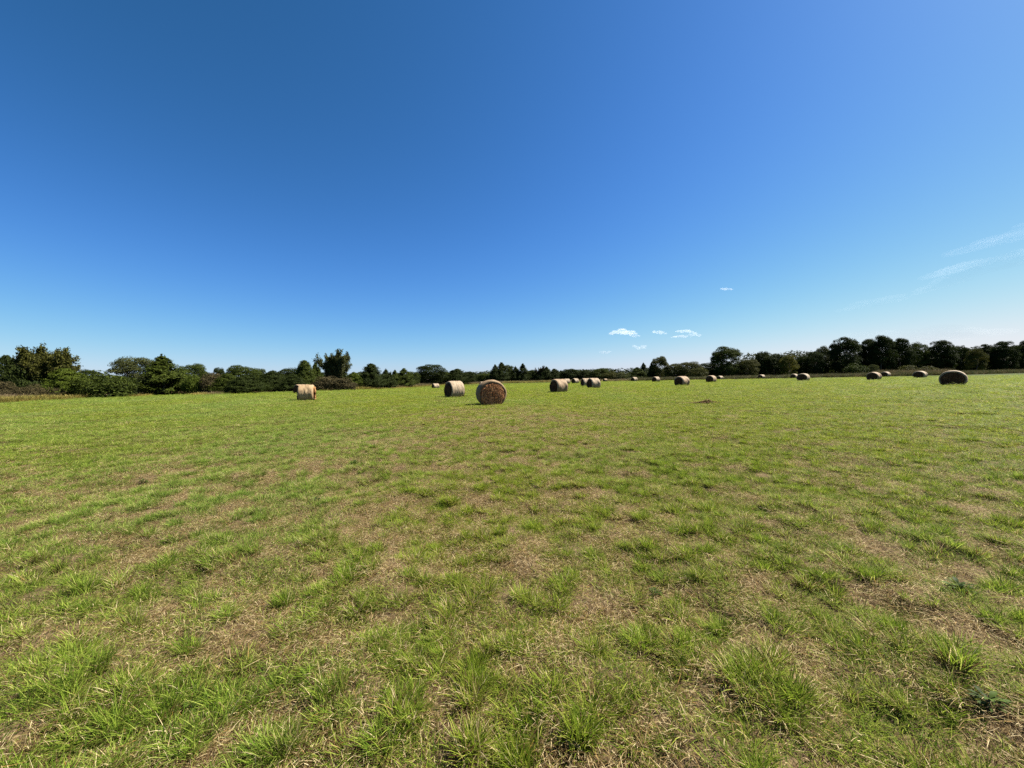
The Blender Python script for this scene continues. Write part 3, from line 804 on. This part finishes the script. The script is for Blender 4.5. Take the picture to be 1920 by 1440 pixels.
# ------------------------------------------------------------------ round bales (axis along local X)
BL, BD = 1.35, 1.5
def bale_meshes(seed):
    g3 = np.random.default_rng(seed)
    nu, nv = 26, 56
    prof = []                                              # (x, radius): body with rounded shoulders
    for u in np.linspace(-1, 1, nu):
        xx = u * BL / 2
        e = max(0, (abs(u) - .80) / .20)
        prof.append((xx * (1 - .0 * e), BD / 2 * (1 - .10 * e ** 2.2)))
    prof = [(-BL / 2 + .015, BD / 2 * .80)] + prof + [(BL / 2 - .015, BD / 2 * .80)]
    ph = np.linspace(0, 2 * np.pi, nv, endpoint=False)
    V = []
    for (xx, rad) in prof:
        b1 = fbm(np.full(nv, xx * 7 + seed * 3), np.full(nv, 2.0 + seed), 3) - .5
        b2 = fbm(xx * 2.5 + np.cos(ph) * 1.2 + 9 * seed, np.sin(ph) * 1.2 + 4, 3) - .5
        b3 = fbm(xx * 11 + np.cos(ph) * 5 + seed, np.sin(ph) * 5 + 1, 2) - .5
        r2 = rad + .045 * b1 + .10 * b2 + .03 * b3
        yy, zz = r2 * np.cos(ph), r2 * np.sin(ph)
        zz = np.where(zz < -BD / 2 * .86, -BD / 2 * .86 + (zz + BD / 2 * .86) * .15, zz)   # sagged, flat underneath
        V.append(np.stack([np.full(nv, xx) + .02 * b2, yy, zz + BD / 2 * .88], -1))
    k = len(prof); V = np.concatenate(V)
    V[:, 2] *= BD / V[:, 2].max()
    V[:, 2] = np.maximum(V[:, 2], -.02)
    a, b = np.meshgrid(np.arange(k - 1), np.arange(nv), indexing='ij'); bn = (b + 1) % nv
    q = np.stack([a * nv + b, a * nv + bn, (a + 1) * nv + bn, (a + 1) * nv + b], -1).reshape(-1, 4)
    wrap = mesh_np('net_wrap', V, q, M['wrap'], None, True)
    # end face: rolled hay, bulging, ragged (built at +X, the far one is turned round)
    nr = 16; rr2 = np.linspace(0, 1, nr); V = []; tint = []
    for rho in rr2:
        yy = rho * BD / 2 * .87 * np.cos(ph); zz = rho * BD / 2 * .87 * np.sin(ph)
        rag = fbm(yy * 7 + seed, zz * 7 + 5, 3) - .5
        swirl = np.sin(rho * 46 + ph * 1.0 + 3 * rag)
        zz2 = np.where(zz < -BD / 2 * .84, -BD / 2 * .84, zz)
        V.append(np.stack([BL / 2 + .035 * (1 - rho ** 2) + .10 * rag * (1 - rho * .5) + .014 * swirl - .01, yy, (zz2 + BD / 2 * .88) * .985 + .01], -1))
        tint.append(.5 + .5 * swirl * .7)
    V = np.concatenate(V); tint = np.concatenate(tint)
    a, b = np.meshgrid(np.arange(nr - 1), np.arange(nv), indexing='ij'); bn = (b + 1) % nv
    q = np.stack([a * nv + b, (a + 1) * nv + b, (a + 1) * nv + bn, a * nv + bn], -1).reshape(-1, 4)
    end = mesh_np('end_face', V, q, M['hay'], {'tint': tint}, False)
    # loose strands on the end, following the roll, some hanging
    n = 950
    rho = np.sqrt(g3.random(n)) * .80 * BD / 2; p0 = g3.uniform(0, 6.283, n)
    L = g3.uniform(.12, .55, n); w = g3.uniform(.008, .026, n)
    hang = g3.random(n) < .35
    pts = []
    for s_ in (0, .5, 1):
        arc = p0 + L * s_ / np.maximum(rho, .12)
        ry = np.where(hang, rho * np.cos(p0) + .12 * L * (s_ - .5) * np.sin(p0 * 7), rho * np.cos(arc))
        rz = np.where(hang, rho * np.sin(p0) - L * s_ * .8, rho * np.sin(arc))
        rz = np.maximum(rz, -BD / 2 * .86)
        xx = BL / 2 + .05 * (1 - (np.hypot(ry, rz) / .75) ** 2) + .02 + g3.uniform(0, .05, n) * (1 if s_ != .5 else 1.5)
        pts.append(np.stack([xx, ry, rz + BD / 2 * .88], -1))
    V = []
    for i3, pp in enumerate(pts):
        dn = pts[min(i3 + 1, 2)] - pts[max(i3 - 1, 0)]; nn = np.cross(dn, [1, .2, .1]); nn /= np.linalg.norm(nn, axis=1, keepdims=True) + 1e-9
        V += [pp - nn * w[:, None] / 2, pp + nn * w[:, None] / 2]
    V = np.stack(V, 1).reshape(-1, 3); b = (np.arange(n) * 6)[:, None]
    q = np.concatenate([b + np.array([[0, 1, 3, 2]]), b + np.array([[2, 3, 5, 4]])])
    straw = mesh_np('loose_hay', V, q, M['straw'], {'tint': np.repeat(g3.random(n), 6)})
    return wrap, end, straw
BALES = [bale_meshes(s) for s in (1, 2, 3, 4)]
GB = 'round hay bales scattered over the field'
WHITE, TAN, GOLD, DUN = (.96, .95, .93), (.86, .78, .70), (1.02, .92, .74), (.64, .56, .45)
BALE_T = [ # X, depth, heading of the end nearest the camera, width, length, height, tint, label
 (-18.23, 34.1, 20, 1.60, 1.22, 1.50, GOLD, 'yellowish hay bale seen side-on at left, standing alone with a thin lit end'),
 (-33.3, 60.5, 246, 1.65, 1.40, 1.50, TAN, 'dark hay bale half hidden behind the left side of the yellowish bale'),
 (-18.9, 95.0, 212, 1.55, 1.40, 1.40, WHITE, 'tiny pale hay bale in front of the round dark oak, left of the striped bale'),
 (-5.15, 34.3, 216, 1.62, 1.25, 1.50, WHITE, 'cream striped hay bale with a dark left end, left neighbour of the brown-faced bale'),
 (-8.0, 105.0, 200, 1.55, 1.35, 1.45, WHITE, 'hay bale mostly hidden behind the brown-faced bale, only its pale top showing'),
 (-1.28, 23.1, 283, 1.72, 1.22, 1.55, DUN, 'largest and nearest hay bale, its shaggy brown round face towards the viewer'),
 (4.93, 40.6, 208, 1.60, 1.32, 1.50, TAN, 'squarish tan hay bale near the middle with a dark left half'),
 (13.45, 95.0, 204, 1.55, 1.35, 1.45, WHITE, 'hay bale mostly hidden behind the right end of the squarish tan bale'),
 (17.6, 107.0, 212, 1.60, 1.45, 1.50, WHITE, 'small hay bale alone between the squarish tan bale and the overlapping pair'),
 (12.28, 63.9, 190, 1.60, 1.25, 1.50, WHITE, 'rear dark-faced hay bale of the overlapping pair right of the middle'),
 (11.37, 53.6, 198, 1.60, 1.32, 1.50, WHITE, 'front hay bale of the overlapping pair, its pale side streaked'),
 (36.6, 151.0, 200, 1.4, 1.2, 1.1, TAN, 'tiniest, most distant hay bale, at the far edge right of the overlapping pair'),
 (38.8, 122.0, 204, 1.60, 1.40, 1.50, WHITE, 'small far hay bale below the lean cedar pair'),
 (37.4, 99.8, 206, 1.60, 1.34, 1.50, WHITE, 'small hay bale below the tall brownish-olive tree'),
 (24.26, 54.9, 206, 1.62, 1.42, 1.50, TAN, 'mid-size banded hay bale below the wide olive tree, above the scattered hay'),
 (40.6, 78.4, 214, 1.70, 1.32, 1.50, TAN, 'front hay bale of the pair left of the big lone oak'),
 (68.2, 126.0, 202, 1.5, 1.35, 1.32, WHITE, 'rear small hay bale of the pair left of the big lone oak'),
 (81.8, 126.0, 202, 1.7, 1.4, 1.42, WHITE, 'single distant hay bale right of the big lone oak'),
 (82.6, 112.5, 206, 1.55, 1.35, 1.45, WHITE, 'rear hay bale of the touching pair below the yellowish-green tree'),
 (54.1, 71.4, 212, 1.80, 1.32, 1.50, WHITE, 'front hay bale of the touching pair below the yellowish-green tree, face black in shade'),
 (62.8, 66.7, 206, 1.70, 1.40, 1.50, TAN, 'front and larger hay bale of the pair below the highest oak crown'),
 (101.4, 104.3, 200, 1.70, 1.40, 1.50, WHITE, 'rear hay bale of the pair below the highest oak crown'),
 (81.3, 76.6, 204, 1.80, 1.45, 1.50, WHITE, 'oval dark-faced hay bale, second from the right end of the field'),
 (41.19, 35.9, 218, 1.82, 1.40, 1.50, WHITE, 'black-faced oval hay bale, rightmost in the field'),
]
for i, (x, y, hd, w, L, h, tint, label) in enumerate(BALE_T):
    wrap, end, straw = BALES[i % 4]
    b = empty('hay_bale', (x, y, float(terrain(x, y)) - .02), R(hd), (L / BL, w / BD, h / BD))
    tag(b, label, 'hay bale', GB)
    obj('net_wrap', wrap, b, tint)
    for s in (0, 1):
        hc = (1.7, 1.5, 1.15) if tint is GOLD else (1.15, .86, .66) if w == 1.72 else (.28, .23, .19)  # shade painted into the hay: bales showing a shaded end are tinted darker
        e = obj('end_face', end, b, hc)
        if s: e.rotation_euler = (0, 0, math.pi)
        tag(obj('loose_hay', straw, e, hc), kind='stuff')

# ------------------------------------------------------------------ small things on the field
def hay_heap():
    g3 = np.random.default_rng(31); n = 900
    x0 = g3.normal(0, .26, n); y0 = g3.normal(0, .2, n)
    z0 = .15 * np.exp(-(x0 / .3) ** 2 - (y0 / .25) ** 2) * g3.uniform(.2, 1.1, n) * (1 + .5 * np.sin(x0 * 9)) + .02
    a = g3.uniform(0, 6.283, n); L = g3.uniform(.05, .22, n); el = g3.normal(0, .25, n)
    d = np.stack([np.cos(a) * np.cos(el), np.sin(a) * np.cos(el), np.sin(el)], -1) * L[:, None] / 2
    c = np.stack([x0, y0, z0], -1); s = np.cross(d, [.1, .2, 1]); s /= np.linalg.norm(s, axis=1, keepdims=True); s *= .006
    up = np.array([0, 0, .012])
    V = np.stack([c - d - s, c - d + s, c + up - s, c + up + s, c + d - s, c + d + s], 1).reshape(-1, 3)
    V[:, 2] = np.maximum(V[:, 2], .005)
    b = (np.arange(n) * 6)[:, None]
    q = np.concatenate([b + np.array([[0, 1, 3, 2]]), b + np.array([[2, 3, 5, 4]])])
    return mesh_np('hay_heap', V, q, M['straw'], {'tint': np.repeat(g3.random(n) * .6, 6)})
hx, hy = at(1322, 20.6)
o = obj('hay_heap', hay_heap()); o.location = (hx, hy, float(terrain(hx, hy)) + .05); o.scale = (1.3, 1.3, .8); o.color = (.95, .95, .9, 1)
tag(o, 'flat heap of brown loose hay lying on the green grass', 'hay heap')

def weed_meshes(seed):
    """low dark broad-leaved rosette: stem and individual bent leaves"""
    g3 = np.random.default_rng(seed); Vs, Fs, off, T = [], [], 0, []
    n = 46
    for k in range(n):
        a = g3.uniform(0, 6.283); L = g3.uniform(.05, .11); w = L * g3.uniform(.28, .42); z0 = g3.uniform(0, .09); el = g3.uniform(.15, 1.0); r0 = g3.uniform(0, .06)
        pts = []
        for t, ww in ((0, .15), (.3, .9), (.65, 1), (1, .05)):
            r = r0 + L * t * math.cos(el * (1 - .5 * t)); z = z0 + L * t * math.sin(el) * (1 - .55 * t)
            for s, dz in ((-1, .25), (0, 0), (1, .25)):
                pts.append((r * math.cos(a) - s * w / 2 * ww * math.sin(a), r * math.sin(a) + s * w / 2 * ww * math.cos(a), z + dz * w * ww * .5))
        Vs.append(pts)
        for q_ in range(3):
            for c in range(2):
                b = off + q_ * 3 + c; Fs.append((b, b + 1, b + 4, b + 3))
        off += 12; T += [g3.random()] * 12
    leaf = mesh_np('leaves', np.array(Vs).reshape(-1, 3), np.array(Fs), M['leaf'], {'tint': T}, True)
    V, q = tubes([([(0, 0, -.02), (.004, 0, .05), (.0, .005, .11)], [.005, .004, .002]), ([(0, 0, .03), (.03, .01, .07)], [.003, .002]), ([(0, 0, .04), (-.02, .02, .08)], [.003, .002])], 6)
    return leaf, mesh_np('stem', V, q, M['bark'])
WEED = [weed_meshes(51), weed_meshes(52)]
WEEDS = [(1795, 1120, 1.0, 'dark blue-green broad-leaved weed at the right edge of the near grass'),
         (1850, 1345, .8, 'dark green broad-leaved weed in the bottom right corner'),
         (1222, 1112, .6, 'small grey-green broad-leaved weed right of the middle foreground'),
         (585, 945, .9, 'small dark weed on the dry straw patch left of the middle'),
         (660, 872, 1.1, 'dark low weed on dry grass below the tall open-crowned tree'),
         (340, 1325, .5, 'tiny green weed in the bare brown spot at lower left'),
         (262, 905, 1.0, 'dark weed at the near edge of the lush left grass')]
for i, (px, py, s, lab) in enumerate(WEEDS):
    Z = F * EYE / (py - horizon(px)); x, y = at(px, Z)
    s *= .62
    e = empty('broadleaf_weed', (x, y, float(terrain(x, y)) + .005), i * 1.7, (s, s, s))
    tag(e, lab, 'weed', 'dark broad-leaved weeds in the grass')
    lf, st = WEED[i % 2]
    obj('leaves', lf, e, (.040, .066, .014)); obj('stem', st, e)

# ------------------------------------------------------------------ clouds, kilometres away
def puff(seed, lx, ly, lz, n, flat=.3):
    """lumpy closed blobs making one small cumulus"""
    g3 = np.random.default_rng(seed)
    import bmesh
    bm = bmesh.new()
    for k in range(n):
        u = -.4 + .8 * (k + g3.uniform(.3, .7)) / n; r = (.20 + .5 * (.5 - abs(u)) * g3.uniform(.5, 1.1)) * .62
        m = Matrix.Translation((u * lx, g3.normal(0, .08) * ly, lz * (r * .75 + g3.uniform(-.12, .25)))) @ Matrix.Diagonal((lx * r * g3.uniform(.5, .8), ly * r, lz * r * g3.uniform(.7, 1.2), 1))
        bmesh.ops.create_icosphere(bm, subdivisions=3, radius=1, matrix=m)
    me = bpy.data.meshes.new('cloud'); bm.to_mesh(me); bm.free()
    co = np.empty(len(me.vertices) * 3, np.float32); me.vertices.foreach_get('co', co); co = co.reshape(-1, 3)
    co[:, 2] += lz * .16 * (fbm(co[:, 0] / lx * 9 + seed, co[:, 2] / lz * 4 + co[:, 1] / ly * 5, 3) - .5)
    me.vertices.foreach_set('co', co.ravel()); me.update()
    return me
mc = cloud_mat('cumulus', .0034)
CLOUDS = [(1171, 619, 52, 15, 7, 'largest small white cumulus puff above the lean cedar pair'), (1191, 628, 22, 7, 3, 'little white puff just under the right end of the largest cumulus'),
          (1237, 621, 28, 9, 4, 'thin pale puff midway between the two main cumulus puffs'), (1276, 629, 34, 8, 4, 'low flat white puff at the left of the right-hand cloud cluster'),
          (1305, 625, 24, 10, 4, 'bright white puff at the right of the right-hand cloud cluster'), (1285, 619, 34, 8, 4, 'pale thin puff on top of the right-hand cloud cluster'),
          (1201, 647, 26, 13, 5, 'faint lower puff beneath the largest cumulus'), (1136, 659, 24, 6, 3, 'faintest tiny puff low over the far wood'), (1364, 540, 26, 7, 4, 'lone small wisp-like puff high above the big oak')]
for i, (px, py, w, h, n, lab) in enumerate(CLOUDS):
    Z = 9000.0; x, y = at(px, Z); z = EYE + (horizon(px) - py - h * .5) * Z / F
    k = Z / F
    o = obj('cumulus_cloud', puff(300 + i, w * k * 1.15, w * k * .6, h * k * 1.2, n + 3)); o.location = (x, y, z); o.data.materials.append(mc)
    tag(o, lab, 'cloud', 'small fair-weather clouds')

def streaks(seed, ax, ay, bx, by, Z, n, thick, spread):
    """thin ice-cloud filaments between two sky points"""
    g3 = np.random.default_rng(seed)
    import bmesh
    bm = bmesh.new(); k = Z / F
    A = np.array([(ax - 960) * k, Z, EYE + (horizon(ax) - ay) * k]); B = np.array([(bx - 960) * k, Z, EYE + (horizon(bx) - by) * k])
    D = B - A; Ln = np.linalg.norm(D); D /= Ln
    rot = Vector((1, 0, 0)).rotation_difference(Vector(D)).to_matrix().to_4x4()
    for q_ in range(n):
        u = g3.uniform(.1, .9); c = A + D * Ln * u + np.array([0, g3.normal(0, spread * 2 * k), g3.normal(0, spread * k)])
        L = Ln * g3.uniform(.12, .32); t = thick * k * g3.uniform(.5, 1.3)
        bmesh.ops.create_icosphere(bm, subdivisions=3, radius=1, matrix=Matrix.Translation(c) @ rot @ Matrix.Diagonal((L, t * 3, t, 1)))
    me = bpy.data.meshes.new('cirrus'); bm.to_mesh(me); bm.free()
    return me
mi = cloud_mat('cirrus', .00006)
for i, (a, lab) in enumerate([((1730, 532, 1940, 474, 9000, 30, 6, 7), 'thin slanting white cirrus streak at the right edge of the sky'),
                              ((1580, 582, 1710, 555, 9000, 16, 3.5, 3), 'faint short cirrus streak above the yellowish-green tree'),
                              ((1600, 632, 1900, 622, 9000, 20, 6, 5), 'faint broad cirrus band low over the right-hand wood'),
                              ((1790, 470, 1960, 430, 9000, 10, 6, 7), 'faintest cirrus veil above the slanting streak')]):
    o = obj('cirrus_cloud', streaks(400 + i, *a)); o.data.materials.append(mi)
    tag(o, lab, 'cloud', 'thin cirrus streaks')
